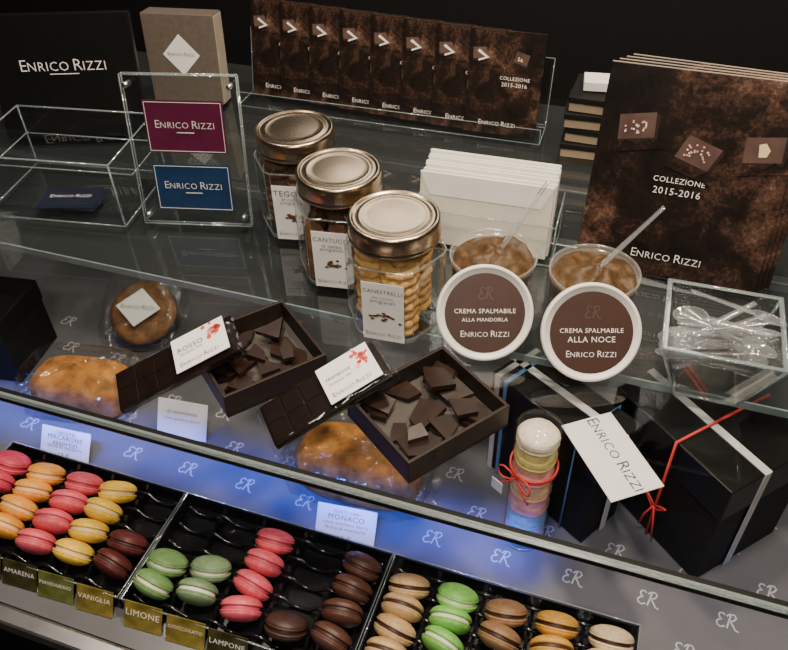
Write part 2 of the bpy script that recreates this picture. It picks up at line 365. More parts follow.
# ------------------------------------------------------------------ large brochures
mid, ang, w, h = stand((574, 264), (752, 298), 0, 76, 14)
names = ['large cocoa brochure at the front of the stack right of the tubs', 'large cocoa brochure second in the leaning stack', 'large cocoa brochure third in the leaning stack', 'large cocoa brochure at the rear of the leaning stack']
ex = V((math.cos(ang), math.sin(ang), 0)); ey = V((-ex.y, ex.x, 0))
for k in range(4):
    o = thing('large_brochure', names[k], 'brochure', mid+ex*(.005*k)+ey*(.0062*k)+V((0, 0, .003)), (-R(14), 0, ang-R(.6*k)), 'large leaning brochures')
    MB().box((0, .002, h/2), (w, .004, h), X['cocb'], bev=.0005, seg=1).build('cover', o)
    MB().box((0, .0022, h/2), (w*.995, .0024, h+.0008), X['tan']).build('pages', o)
    if k: continue
    letters(o, ('COLLEZIONE', w*.27, fr(-w*.03, -.0007, h*.50)), ('2015-2016', w*.25, fr(-w*.03, -.0007, h*.445)), m='silver')
    letters(o, (BR, w*.38, fr(-w*.005, -.0007, h*.115)), m='silver')
    for (cx, cz, rz, kind) in ((-.31, .73, 12, 'p'), (.03, .645, -16, 'p'), (.34, .70, 10, 'n')):
        mx = fr(w*cx, -.0005, h*cz, rz); mb = MB()
        mb.poly([(-.018, -.012, 0), (.016, -.013, 0), (.019, .011, 0), (-.015, .012, 0)], X['print'], mx)
        mb.poly([(-.018, -.012, .0001), (.016, -.013, .0001), (.016, -.019, .0001), (-.017, -.018, .0001)], X['printd'], mx)
        mb.poly([(.016, -.013, .0001), (.019, .011, .0001), (.022, .007, .0001), (.018, -.017, .0001)], X['printd'], mx)
        if kind == 'p':
            for _ in range(22):
                x, y = random.uniform(-.012, .010), random.uniform(-.008, .007); mb.box((x, y, .0003), (.0016, .0016, .0004), random.choice([X['pink'], X['pink'], X['cream']]), mx)
        else: mb.poly([(-.004, -.007, .0003), (.003, -.007, .0003), (.006, -.001, .0003), (.002, .006, .0003), (-.004, .005, .0003)], X['nut'], mx)
        mb.poly([(-.024, -.024, .0005)]+[(-.022+.0055*i, -.0155+.0035*math.sin(i*1.9+cx*9), .0005) for i in range(9)]+[(.026, -.024, .0005)], X['cocb'], mx)
        mb.build('printed_chocolate', o)

# ------------------------------------------------------------------ flat boxes at the back right
base = at(606, 160, 0)
for k in range(4):
    o = thing('flat_box', ['bottom', 'second', 'third', 'topmost'][k]+' flat dark box of the stack behind the large brochures', 'box', base+V((.005*(k % 2), .03, .0205*k)), (0, 0, R(3-4*(k % 2))), 'flat boxes behind the large brochures')
    MB().box((0, 0, .006), (.12, .07, .012), X['wood'], bev=.001).build('box_base', o); MB().box((0, 0, .0155), (.123, .073, .008), X['blackm'], bev=.001).build('box_lid', o)
o = tag(MB().box((0, 0, .006), (.05, .03, .012), X['white'], bev=.001).build('card_stack', None, base+V((-.02, .03, .0825)), (0, 0, R(8))), 'small white block of cards on the flat dark boxes', 'cards')

# ------------------------------------------------------------------ envelopes
mid, ang, w, h = stand((419, 242), (546, 262), 0, 182, 8)
ex = V((math.cos(ang), math.sin(ang), 0)); ey = V((-ex.y, ex.x, 0))
for k in range(7):
    hh = h*(1+.02*random.random()+.01*k)
    o = thing('envelope', 'white envelope at the front of the upright stack' if k == 0 else 'white envelope at the rear of the upright stack' if k == 6 else 'white envelope, %s from the front of the upright stack' % ORD[k], 'envelope', mid+ey*(.0062*k)+ex*random.uniform(-.002, .002)+V((0, 0, .002)), (-R(8), 0, ang+R(random.uniform(-.3, .3))), 'white envelopes in the upright stack')
    MB().box((0, .0024, hh/2), (w, .0048, hh), X['cream'], bev=.0012).build('envelope_body', o)
    MB().prism([(-w/2, hh), (w/2, hh), (w*.42, hh*.70), (-w*.42, hh*.70)], 0, .0006, X['white'], fr(0, -.0001, 0)).build('flap', o)
o = thing('envelope_holder', 'clear acrylic holder around the stack of white envelopes', 'holder', mid-ey*.006, (0, 0, ang))
MB().sheet([(-w/2-.006, -.002, .001), (w/2+.006, -.002, .001), (w/2+.006, -.002, h*.6), (-w/2-.006, -.002, h*.6)], X['acryl'], X['edge'], .0009).build('front_plate', o)
for s in (-1, 1):
    x = s*(w/2+.006); MB().sheet([(x, -.002, .001), (x, .062, .001), (x, .070, h*.6), (x, -.002, h*.6)], X['acryl'], X['edge'], .0009).build('side_plate', o)

# ------------------------------------------------------------------ jars
HJ = .122
def hexring(ap, b=.10):
    Rr = ap/math.cos(math.pi/6); pts = []
    for k in range(6):
        a = -math.pi/2+math.pi/6+k*math.pi/3
        p0 = V((math.cos(a), math.sin(a)))*Rr
        for s in (-1, 1):
            a2 = a+s*math.pi/3; p1 = V((math.cos(a2), math.sin(a2)))*Rr; pts.append(p0.lerp(p1, b))
    return pts
def jar(px, py, label, title, kind):
    p = at(px, py, HJ); p.z = 0
    d = cam_loc-p; a = math.atan2(d.y, d.x)-R(16)
    o = thing('glass_jar', label, 'jar', p, (0, 0, a+math.pi/2))
    rings = [(hexring(.034), .002), (hexring(.042), .004), (hexring(.0435), .010), (hexring(.0435), .086), (hexring(.041, .2), .094)]
    rings.append(([V((math.cos(q), math.sin(q)))*.0385 for q in [math.atan2(v.y, v.x) for v in rings[0][0]]], .101))
    mb = MB(); vs = [(v.x, v.y, z) for r, z in rings for v in r]; n = 12
    fs = [list(range(n))]+[[i*n+j, i*n+(j+1) % n, (i+1)*n+(j+1) % n, (i+1)*n+j] for i in range(len(rings)-1) for j in range(n)]
    mb.add(vs, fs, X['jar'])
    for k in range(12): mb.tube([(*rings[2][0][k], .010), (*rings[3][0][k], .086), (*rings[4][0][k], .094)], .0005, X['jedge'], 4)
    for zr, ri in ((.005, 1), (.010, 2), (.088, 3)): mb.tube([(v.x, v.y, zr) for v in rings[ri][0]], .0010, X['jedge'], 5, closed=True)
    mb.build('jar_body', o)
    MB().lathe([(.0405, .100), (.0425, .1005), (.0428, .103), (.0418, .104), (.0424, .106), (.0424, .1175), (.0418, .1200), (.0404, .1212), (.0388, .1210), (.0376, .1200), (.0366, .1197), (.0330, .1203), (.0316, .1209), (.0302, .1204), (.0240, .1206), (.0120, .1211), (0, .1213)], X['lid'], 56).build('lid', o)
    y = -.0446; l = MB().box((0, y, .041), (.040, .0006, .068), X['white']).build('label', o)
    y -= .0006
    letters(l, (title, .037, fr(0, y, .066)), ('al cacao' if kind != 'gold' else 'alla nocciola', .020, fr(0, y, .0590)), ('artigianali', .024, fr(0, y, .0540)))
    letters(l, (BR, .034, fr(0, y, .0145)))
    mb = MB()
    for _ in range(18):
        x, z = random.gauss(0, .0058), .036+random.gauss(0, .0028); mb.prism([(x+.0023*math.cos(t)*random.uniform(.7, 1.2), z+.0014*math.sin(t)) for t in [i*math.pi/3 for i in range(6)]], 0, .0002, random.choice([X['dcookie'], X['acookie'], X['bcookie']]), fr(0, y, 0))
    mb.build('printed_beans', l)
    return p, a
p1, a1 = jar(294, 126, 'hexagonal glass jar of cocoa biscuits, farthest of the three jars', 'TEGOLE', 'dark')
p2, a2 = jar(338, 167, 'hexagonal glass jar of dark almond biscuits, middle of the three jars', 'CANTUCCI', 'almond')
p3, a3 = jar(394, 213, 'hexagonal glass jar of golden ring biscuits, nearest of the three jars', 'CANESTRELLI', 'gold')
def biscuit(name, m, label, group):
    mb = MB(); mb.lathe([(.006, .001), (.0075, 0), (.016, 0), (.0185, .0025), (.0185, .006), (.016, .0088), (.010, .0095), (.0065, .0085), (.006, .001)], X[m], 40, rad=lambda a: 1+.045*math.cos(10*a))
    return tag(mb.build(name), label, 'biscuit', group)
for p, a, m, lab, gr in ((p3, a3, 'cookie', 'golden scalloped ring biscuit stacked inside the nearest glass jar', 'golden biscuits in the nearest jar'), (p1, a1, 'dcookie', 'cocoa ring biscuit stacked inside the farthest glass jar', 'cocoa biscuits in the farthest jar')):
    s0 = None
    for c in range(3):
        for k in range(8):
            q = a+R(25)+c*2*math.pi/3; loc = p+V((.0215*math.cos(q)+random.uniform(-.0008, .0008), .0215*math.sin(q), .005+.0098*k))
            if s0 is None: s0 = biscuit('ring_biscuit', m, lab, gr); s0.location = loc
            else: dup(s0, loc, (0, 0, random.random()*6))
s0 = None
for i in range(3):
    for j in range(5):
        loc = p2+M.Rotation(a2+math.pi/2, 3, 'Z') @ V((-.023+.023*i, -.028+.014*j, .0065))
        rot = (R(random.uniform(-3, 3)), R(random.uniform(-3, 3)), a2+math.pi/2)
        if s0 is None:
            mb = MB(); mb.prism([(-.010, .002), (-.008, 0), (.008, 0), (.010, .002), (.010, .060), (.007, .068), (0, .071), (-.007, .068), (-.010, .060)], -.0055, .0055, X['acookie'], fr(0, 0, 0))
            s0 = tag(mb.build('almond_biscuit'), 'dark almond biscuit stick standing inside the middle glass jar', 'biscuit', 'almond biscuits in the middle jar'); s0.location, s0.rotation_euler = loc, rot
        else: dup(s0, loc, rot)

# ------------------------------------------------------------------ tubs, lids
def tub(lidpx, second, texts):
    b = at(*lidpx, 0); rz = R(18); ey = V((-math.sin(rz), math.cos(rz), 0)); lean = R(34); LR = .0445
    nrm = 'right' if second else 'left'
    o = thing('tub_lid', 'white rimmed round brown lid leaning on the %s tub of spread' % nrm, 'lid', b+V((0, 0, .0065)), (-lean, 0, rz))
    MB().lathe([(0, -.006), (.042, -.006), (LR, -.005), (LR, 0), (.0432, .0012), (.0412, .0012), (.041, .0002), (0, .0002)], X['lidw'], 64, fr(0, 0, LR)).build('rim', o)
    l = MB().lathe([(0, .0006), (.0368, .0006), (.0368, 0)], X['lidb'], 48, fr(0, 0, LR), smooth=False).build('round_label', o)
    y = -.0010; MB_ = MB(); er(MB_, -.006, .013, .011, fr(0, y, LR), 'print'); MB_.build('monogram', l)
    letters(l, (texts[0], .056, fr(0, y, LR+.002)), (texts[1], .042, fr(0, y, LR-.006)), m='silver')
    letters(l, (BR, .044, fr(0, y, LR-.019)), m='silver')
    TH = .062; cpos = b+ey*(.0065+.042+TH*math.tan(lean)+.001)+V((math.cos(rz), math.sin(rz), 0))*.012
    o = thing('spread_tub', 'open clear tub of brown spread, %s of the two tubs' % nrm, 'tub', cpos, (0, 0, rz))
    MB().lathe([(0, .002), (.036, .002), (.0375, .004), (.0405, .056), (.0415, .056), (.0425, .059), (.0425, .062), (.0412, .0625), (.0405, .060)], X['tub'], 48).build('cup', o)
    mb = MB(); mb.lathe([(0, .0035), (.0362, .0045), (.0392, .044), (.039, .055)], X['spread'], 40)
    n, k = 64, 20; vs, fs = [], []; rnd = random.Random(5+second)
    for i in range(k+1):
        for j in range(n):
            r = .039*(1-i/k); q = 2*math.pi*j/n; x, yy = r*math.cos(q), r*math.sin(q)
            vs.append((x, yy, .055+(0 if i == 0 else .0034*math.sin(3*q+150*r+second*2)*min(1, r/.012)+.0020*math.sin(250*x+3)*math.sin(220*yy+1)+rnd.uniform(-.0006, .0006)*(1-.7*i/k)+.013*(i/k)**.8)))
    for i in range(k):
        for j in range(n): fs.append([i*n+j, i*n+(j+1) % n, (i+1)*n+(j+1) % n, (i+1)*n+j])
    mb.add(vs, fs, X['spread'], True); mb.build('spread', o)
    return cpos
c1 = tub((484, 366), 0, ('CREMA SPALMABILE', 'ALLA MANDORLA'))
c2 = tub((589, 387), 1, ('CREMA SPALMABILE', 'ALLA NOCE'))
def spoonmesh(ln=.10, hw=.0028, br=.007):
    mb = MB(); n = 12
    vs, fs = [], []
    for i in range(n+1):
        x = ln*i/n; w = hw*(1-.35*i/n); vs += [(x, -w, .0), (x, w, .0), (x, w, .0014), (x, -w, .0014)]
    for i in range(n):
        for j in range(4): fs.append([i*4+j, i*4+(j+1) % 4, (i+1)*4+(j+1) % 4, (i+1)*4+j])
    fs += [[3, 2, 1, 0], [n*4, n*4+1, n*4+2, n*4+3]]
    mb.add(vs, fs, X['spoon'], True)
    rows = 6; m = 18; bl = br*1.6; vs, fs = [(-bl*.85, 0, -.003)], []
    for i in range(1, rows+1):
        for j in range(m):
            t = i/rows; q = 2*math.pi*j/m; vs.append((-bl*.85+bl*t*math.cos(q), br*t*math.sin(q), -.003+.004*t*t))
    for j in range(m): fs.append([0, 1+j, 1+(j+1) % m])
    for i in range(rows-1):
        for j in range(m): fs.append([1+i*m+j, 1+i*m+(j+1) % m, 1+(i+1)*m+(j+1) % m, 1+(i+1)*m+j])
    mb.add(vs, fs, X['spoon'], True)
    mb.tube([(-bl*.85+bl*math.cos(t*math.pi/12), br*math.sin(t*math.pi/12), .001) for t in range(24)], .0006, X['spoon'], 4, closed=True)
    return mb
sp = spoonmesh(.078, .0033, .009).build('plastic_spoon'); tag(sp, 'clear plastic spoon standing in the left tub of spread', 'spoon')
sp.location = c1+V((.006, .008, .064)); sp.rotation_euler = (0, R(-58), R(35))
dup(sp, c2+V((.004, 0, .066)), (0, R(-50), R(28)), 'clear plastic spoon standing in the right tub of spread')

# ------------------------------------------------------------------ square glass bowl with spoons
c, ang, w, d = fitrect([(664, 388), (726, 400), (744, 374), (684, 362)], 0)
d = max(d, .052)
o = thing('glass_bowl', 'flared square clear glass bowl full of plastic spoons', 'bowl', c, (0, 0, ang))
bw2, bd2, f, H = w/2, d/2, 1.82, .070
lo = [(-bw2, -bd2), (bw2, -bd2), (bw2, bd2), (-bw2, bd2)]
mb = MB()
for i in range(4):
    p, q = lo[i], lo[(i+1) % 4]
    mb.poly([(*p, .003), (*q, .003), (q[0]*f, q[1]*f, H), (p[0]*f, p[1]*f, H)], X['jar'])
    g = .93; mb.poly([(p[0]*g, p[1]*g, .009), (q[0]*g, q[1]*g, .009), (q[0]*f*g, q[1]*f*g, H), (p[0]*f*g, p[1]*f*g, H)], X['jar'])
    mb.poly([(p[0]*f*g, p[1]*f*g, H), (q[0]*f*g, q[1]*f*g, H), (q[0]*f, q[1]*f, H), (p[0]*f, p[1]*f, H)], X['edge'])
    mb.tube([(*p, .003), (p[0]*f, p[1]*f, H)], .0014, X['edge'], 5); mb.tube([(*p, .003), (*q, .003)], .0016, X['edge'], 5); mb.tube([(p[0]*f, p[1]*f, H), (q[0]*f, q[1]*f, H)], .0012, X['edge'], 5)
mb.build('bowl_walls', o)
MB().box((0, 0, .005), (w*.98, d*.98, .008), X['jar'], bev=.001).build('bowl_base', o)
src = spoonmesh(.056, .0036, .0095).build('plastic_spoon'); tag(src, 'clear plastic spoon lying in the square glass bowl', 'spoon', 'plastic spoons in the glass bowl')
ux, uy = V((math.cos(ang), math.sin(ang), 0)), V((-math.sin(ang), math.cos(ang), 0))
for k in range(19):
    t = random.uniform(-1, 1); flip = k % 2 == 0
    q = ang+t*.75+(math.pi if flip else 0); dx = V((math.cos(q), math.sin(q), 0)); zz = .022+.0030*k
    s_ = .35+1.0*k/19
    loc = c-dx*.018+uy*(random.uniform(-.014, .014)*s_)+ux*random.uniform(-.006, .006)*s_+V((0, 0, zz))
    rot = (random.uniform(-.4, .4), R(random.uniform(-7, 4) if k < 10 else random.uniform(-20, -3)), q)
    if k == 0: src.location, src.rotation_euler = loc, rot
    else: dup(src, loc, rot)

# ------------------------------------------------------------------ open chocolate boxes
def chocbox(px, which, seed):
    c, ang, w, d = fitrect(px, .024); H = .026; t = .003
    o = thing('chocolate_box', 'open dark brown box of broken chocolate, %s' % which, 'box', V((c.x, c.y, 0)), (0, 0, ang))
    mb = MB(); mb.box((0, 0, .002), (w, d, .003), X['cbox'])
    for s in (-1, 1):
        mb.box((0, s*(d/2-t/2), H/2), (w, t, H), X['cbox'], bev=.0006); mb.box((s*(w/2-t/2), 0, H/2), (t, d-2*t, H), X['cbox'], bev=.0006)
    mb.build('box_tray', o)
    MB().box((0, 0, .0045), (w-2*t-.001, d-2*t-.001, .002), X['liner']).build('liner', o)
    rnd = random.Random(seed)
    for lay, n, zz in ((0, 3, .0095), (1, 3, .0148), (2, 2, .0200)):
        for i in range(n):
            for j in range(n):
                if rnd.random() < (.05, .25, .25)[lay]: continue
                s = w*.14*rnd.uniform(.65, 1.15); k = rnd.choice([3, 4, 4, 5, 5]); q0 = rnd.random()*6
                pts = []
                for m in range(k):
                    r_, q_ = s*rnd.uniform(.7, 1.45), q0+2*math.pi*(m+rnd.uniform(-.22, .22))/k
                    pts.append((r_*math.cos(q_)*1.12, r_*math.sin(q_)*.9))
                mb = MB(); mb.prism(pts, -.0023, .0023, X['choc'])
                sp_ = (w-.042)/(n-1) if n > 2 else (w-.06)
                x, y = (i-(n-1)/2)*sp_+rnd.uniform(-.004, .004), (j-(n-1)/2)*sp_*d/w+rnd.uniform(-.004, .004)
                p = V((c.x, c.y, 0))+M.Rotation(ang, 3, 'Z') @ V((x, y, zz))
                tag(mb.build('chocolate_piece', None, p, (rnd.uniform(-.15, .15), rnd.uniform(-.15, .15), rnd.random()*6)), 'broken dark chocolate shard in the open box '+which, 'chocolate', 'chocolate shards in the box '+which)
chocbox([(190, 331), (283, 306), (326, 350), (219, 408)], 'behind the left chocolate bar', 3)
chocbox([(352, 396), (440, 346), (513, 408), (402, 466)], 'at the right, in front of the jars', 5)

# ------------------------------------------------------------------ wrapped tablets
def tablet(px, which, title, z0, z1):
    P = [at(*px[0], z0), at(*px[1], z1), at(*px[2], z1), at(*px[3], z0)]
    ex = ((P[1]-P[0])+(P[2]-P[3])); L = ex.length/2; ex.normalize()
    ey = ((P[0]-P[3])+(P[1]-P[2])); ey = (ey-ex*ey.dot(ex)); W = ey.length/2; ey.normalize(); ez = ex.cross(ey)
    c = (P[0]+P[1]+P[2]+P[3])/4
    o = thing('chocolate_bar', 'wrapped dark chocolate bar, %s' % which, 'chocolate bar')
    mx = M((ex, ey, ez)).transposed().to_4x4(); mx.translation = c; o.matrix_world = mx
    mb = MB(); mb.box((0, 0, -.0026), (L*.96, W*.92, .0070), X['tablet'], bev=.0012)
    for i in range(6):
        for j in range(2): mb.box((-L*.39+i*L*.156, (j-.5)*W*.43, .0010), (L*.150, W*.41, .0016), X['tablet'], bev=.0007)
    mb.build('bar', o)
    # crinkled clear wrapper: a rumpled sheet over the bar, flat underneath, with crimped ends
    nx, ny = 46, 16; vs, fs = [], []; rnd = random.Random(int(L*1e5))
    for i in range(nx+1):
        for j in range(ny+1):
            u, v = i/nx*2-1, j/ny*2-1; ed = max(abs(u)**14, abs(v)**10)
            z = .0036*(1-ed)-.0050*ed+(.0010*math.sin(9*u+14*v+2*math.sin(5*u))+rnd.uniform(-.0002, .0002))*(1-ed)
            vs.append((u*L*.525, v*W*.505, z))
    for i in range(nx):
        for j in range(ny): k = i*(ny+1)+j; fs.append([k, k+ny+1, k+ny+2, k+1])
    mb = MB(); mb.add(vs, fs, X['film'], True)
    mb.poly([(-L*.525, -W*.505, -.0064), (L*.525, -W*.505, -.0064), (L*.525, W*.505, -.0064), (-L*.525, W*.505, -.0064)], X['film'])
    mb.build('wrapper', o)
    l = MB().box((L*.22, 0, .0064), (L*.42, W*.82, .0006), X['white']).build('label', o)
    letters(l, (title, L*.20, fl(L*.15, W*.08, .0071)), ('fondente 70%', L*.18, fl(L*.15, -W*.04, .0071)), (BR, L*.30, fl(L*.20, -W*.27, .0071)))
    mb = MB()
    for _ in range(18):
        x, y = L*.34+random.gauss(0, L*.028), W*.16+random.gauss(0, W*.10); r = random.uniform(.0012, .0032)
        mb.prism([(x+r*math.cos(q*1.05), y+r*math.sin(q*1.05)) for q in range(6)], 0, .0002, random.choice([X['red'], X['red'], X['pink']]), T((0, 0, .0068)))
    mb.build('printed_flowers', l)
tablet([(107, 376), (228, 316), (248, 346), (124, 413)], 'resting on the left open box', 'ROSSO', .008, .050)
tablet([(250, 410), (372, 340), (398, 374), (280, 448)], 'resting on the right open box', 'FRAMBOISE', .007, .048)

# ------------------------------------------------------------------ things on the deck, under the glass
def cake(px, py, ln, wd, ht, rz, label):
    p = at(px, py, DZ+ht*.4); p.z = DZ
    o = thing('wrapped_cake', label, 'cake', p+V((0, 0, .003)), (0, 0, R(rz)))
    mb = MB(); mb.sup(ln/2, wd/2, ht*.62, .6, .6, X['loaf'], 70, 40, .004, T((0, 0, ht*.36)), -ht*.36)
    mb.build('loaf', o)
    mb = MB(); mb.sup(ln*.57, wd*.60, ht*.74, .35, .4, X['cello'], 34, 18, .05, T((0, 0, ht*.41)), -ht*.41+.0005, False)
    for s in (-1, 1):
        for t in range(4): mb.poly([(s*ln*.54, wd*(-.25+.125*t), ht*(.3+.1*(t % 2))), (s*ln*.54, wd*(-.125+.125*t), ht*(.4-.1*(t % 2))), (s*ln*.66, wd*(-.20+.22*t), ht*(.30-.15*(t % 2))), (s*ln*.64, wd*(-.45+.22*t), ht*(.2+.2*(t % 2)))], X['cello'])
    mb.build('wrapper', o)
cake(360, 466, .135, .078, .052, 2, 'golden loaf cake in cellophane beneath the right open box')
cake(84, 388, .118, .068, .048, 10, 'golden loaf cake in cellophane at the far left under the glass')
p = at(143, 306, DZ+.05); p.z = DZ
o = thing('wrapped_cookie', 'round cookie in a clear bag with a white diamond tag', 'cookie', p+V((0, 0, .036)), (R(28), 0, R(12)))
MB().lathe([(0, 0), (.038, 0), (.043, .004), (.042, .010), (.035, .014), (0, .015)], X['bcookie'], 32).build('cookie', o)
mb = MB(); mb.sup(.052, .054, .014, .5, .4, X['cello'], 30, 12, .06, T((0, .004, .008)), None, False)
mb.poly([(-.05, .05, .012), (.05, .05, .010), (.058, .085, .016), (-.054, .083, .020)], X['cello']); mb.build('wrapper', o)
l = MB().prism([(0, -.026), (.029, 0), (0, .026), (-.029, 0)], .0245, .0251, X['white']).build('diamond_tag', o)
letters(l, (BR, .044, fl(0, 0, .0256)))

def giftbox(px, zt, label, bands, cords, bow=True):
    c, ang, w, d = fitrect(px, zt); H = zt-DZ-.001
    o = thing('gift_box', label, 'gift box', V((c.x, c.y, DZ+.001)), (0, 0, ang))
    MB().box((0, 0, H*.36), (w-.003, d-.003, H*.72), X['blackm'], bev=.001).build('box_base', o)
    MB().box((0, 0, H*.85), (w, d, H*.3), X['black'], bev=.0012).build('box_lid', o)
    for axis, pos, wd, m in bands:
        mb = MB()
        if axis == 'x':
            y = pos*d; mb.box((0, y, H+.0006), (w+.002, wd, .001), X[m])
            for s in (-1, 1): mb.box((s*(w/2+.0006), y, H/2), (.001, wd, H), X[m])
        else:
            x = pos*w; mb.box((x, 0, H+.0006), (wd, d+.002, .001), X[m])
            for s in (-1, 1): mb.box((x, s*(d/2+.0006), H/2), (wd, .001, H), X[m])
        mb.build('ribbon', o)
    for pos, m in cords:
        x = pos*w; e = .002
        mb = MB(); mb.tube([(x, -d/2-e, .002), (x, -d/2-e, H*.5), (x, -d/2-e, H+e), (x, 0, H+e), (x, d/2+e, H+e), (x, d/2+e, .002)], .0015 if bow else .0009, X[m], 6)
        if bow:
            for s in (-1, 1):
                mb.tube([(x+s*.013*math.sin(t*math.pi/6)*(1 if t < 6 else .6), -d/2-.004, H*.36+.016*(t/6-1)*.4+.011*math.sin(t*math.pi/6)) for t in range(7)], .0011, X[m], 5)
                mb.tube([(x, -d/2-.004, H*.36), (x+s*.006, -d/2-.006, H*.22), (x+s*.009, -d/2-.006, H*.08)], .0011, X[m], 5)
        mb.build('cord', o)
    return c, ang, w, d
g1 = giftbox([(490, 372), (604, 454), (642, 426), (534, 346)], -.030, 'black gift box with white ribbon behind the macaron tube', [('x', .05, .008, 'ribw'), ('y', -.44, .006, 'ribw'), ('y', -.36, .004, 'ribb')], [(.30, 'ribb')], False)
g2 = giftbox([(620, 392), (738, 496), (818, 440), (700, 342)], -.030, 'black gift box tied with red cord and white ribbon, at the far right', [('x', -.12, .008, 'ribw')], [(.06, 'ribr')])
c, ang, w, d = fitrect([(602, 504), (654, 491), (618, 409), (572, 424)], -.0235)
o = thing('gift_tag', 'large white tag lying slanted on the corner of a black gift box', 'tag', c, (0, 0, ang))
MB().box((0, 0, 0), (w*1.05, d, .0012), X['white'], None, .0003, 1).build('card', o)
letters(o, (BR, d*.94, fl(.004, 0, .0010, -90)))
giftbox([(-90, 316), (-6, 326), (38, 280), (-50, 270)], -.075, 'black gift box in the dark left end of the counter', [], [])

# ------------------------------------------------------------------ macarons
def mac_src(shell, fill):
    o = bpy.data.objects.new('macaron', None); o.empty_display_size = .02; COL.objects.link(o); o['category'] = 'macaron'
    pr = [(0, .0112), (.006, .0111), (.011, .0101), (.015, .0083), (.0178, .0060), (.0188, .0043), (.0184, .0036), (.0194, .0031), (.0190, .0019), (.0168, .0016)]
    wob = lambda a: 1+.012*math.sin(5*a)+.01*math.sin(11*a+1)
    MB().lathe(pr, shell, 30, rad=wob).build('shell', o)
    MB().lathe([(r, -z) for r, z in pr][::-1], shell, 30, rad=wob).build('shell', o)
    MB().lathe([(.0166, -.0022), (.0176, 0), (.0166, .0022)], fill, 30).build('filling', o)
    return o
def mm(n, c): return mat(n+' shell', c, .5, 0, .16, 220, .35, bd=.0006)
SH = dict(rasp=mm('raspberry', (.62, .05, .10)), pink=mm('pink', (.72, .10, .14)), orange=mm('orange', (.84, .36, .05)), yellow=mm('yellow', (.82, .52, .05)), maroon=mm('maroon', (.09, .016, .016)),
          green=mm('green', (.15, .27, .09)), sage=mm('sage', (.17, .26, .13)), dark=mm('dark brown', (.05, .022, .016)), brown=mm('brown', (.09, .038, .024)), beige=mm('beige', (.56, .36, .17)),
          lime=mm('bright green', (.20, .50, .09)), tan=mm('tan', (.30, .165, .08)), amber=mm('amber', (.58, .30, .05)), cream=mm('cream', (.70, .57, .34)), ivory=mm('ivory', (.80, .72, .56)), palepink=mm('pale pink', (.84, .38, .34)), lemon=mm('lemon', (.86, .70, .24)), peach=mm('peach', (.86, .54, .26)), teal=mm('teal', (.36, .58, .48)))
FI = dict(cream=mat('cream filling', (.75, .55, .30), .6), dark=mat('dark filling', (.05, .02, .013), .5), pinkf=mat('pink filling', (.50, .07, .11), .5), white=mat('white filling', (.8, .74, .6), .6))
cols = [('rasp', 'pinkf', 'raspberry pink', [(12, 463), (-4, 481)], 0), ('orange', 'cream', 'orange yellow', [(46, 474), (33, 490), (18, 508), (5, 526)], 0), ('pink', 'pinkf', 'pink', [(86, 484), (70, 502), (53, 521), (34, 541)], 0),
        ('yellow', 'cream', 'yellow', [(118, 492), (102, 512), (88, 532), (74, 552)], 0), ('maroon', 'dark', 'dark maroon', [(128, 543), (113, 564)], 0),
        ('green', 'white', 'olive green', [(168, 563), (153, 584)], 1), ('sage', 'white', 'sage green', [(211, 569), (197, 592)], 1), ('pink', 'pinkf', 'pink', [(274, 541), (264, 563), (253, 586), (242, 609)], 1),
        ('dark', 'dark', 'dark brown', [(286, 626)], 1), ('brown', 'dark', 'brown', [(362, 566), (352, 589), (342, 613), (331, 638)], 1),
        ('beige', 'dark', 'beige', [(408, 586), (402, 608), (395, 631), (387, 653)], 2), ('lime', 'white', 'bright green', [(458, 598), (450, 620), (442, 643)], 2), ('tan', 'dark', 'tan brown', [(506, 613), (499, 637)], 2),
        ('amber', 'dark', 'amber', [(557, 625), (551, 650)], 2), ('cream', 'dark', 'cream', [(612, 640), (606, 664)], 2)]
ZC = DZ+.0032+.0190; trays = {0: [], 1: [], 2: []}; allpos = []
cx = []
for s, f, nm, px, tr in cols:
    P = [at(x, y, ZC) for x, y in px]; cx.append(sum(p.x for p in P)/len(P)); allpos += P; trays[tr].append(cx[-1])
yb = max(p.y for p in allpos)+.022; yf = min(p.y for p in allpos)-.022
srcs = {}
for i, (s, f, nm, px, tr) in enumerate(cols):
    P = [at(x, y, ZC) for x, y in px]; n = len(P)
    for k in range(n):
        x = cx[i]*.6+P[k].x*.4
        y = P[0].y+(P[-1].y-P[0].y)*k/(n-1) if n > 1 else P[0].y
        pos = 'alone in its row' if n == 1 else ('at the back' if k == 0 else 'at the front' if k == n-1 else ORD[k]+' from the back')
        where = ['left', 'middle', 'right'][tr]
        lab = '%s macaron %s of its row in the %s tray' % (nm, pos, where) if n > 1 else '%s macaron, the only one in its row of the %s tray' % (nm, where)
        tilt = -68+random.uniform(-9, 9)
        if k == 0: tilt += 18
        rot = (R(tilt), R(random.uniform(-6, 6)), R(random.uniform(-14, 14)))
        key = (s, f)
        if key not in srcs: o = srcs[key] = mac_src(SH[s], FI[f]); o.location, o.rotation_euler = (x, y, ZC), rot
        else: o = dup(srcs[key], (x, y, ZC), rot)
        o['label'] = lab; o['group'] = '%s macarons in the %s tray' % (nm, where)
bounds = [min(trays[0])-.021, (max(trays[0])+min(trays[1]))/2, (max(trays[1])+min(trays[2]))/2, max(trays[2])+.024]
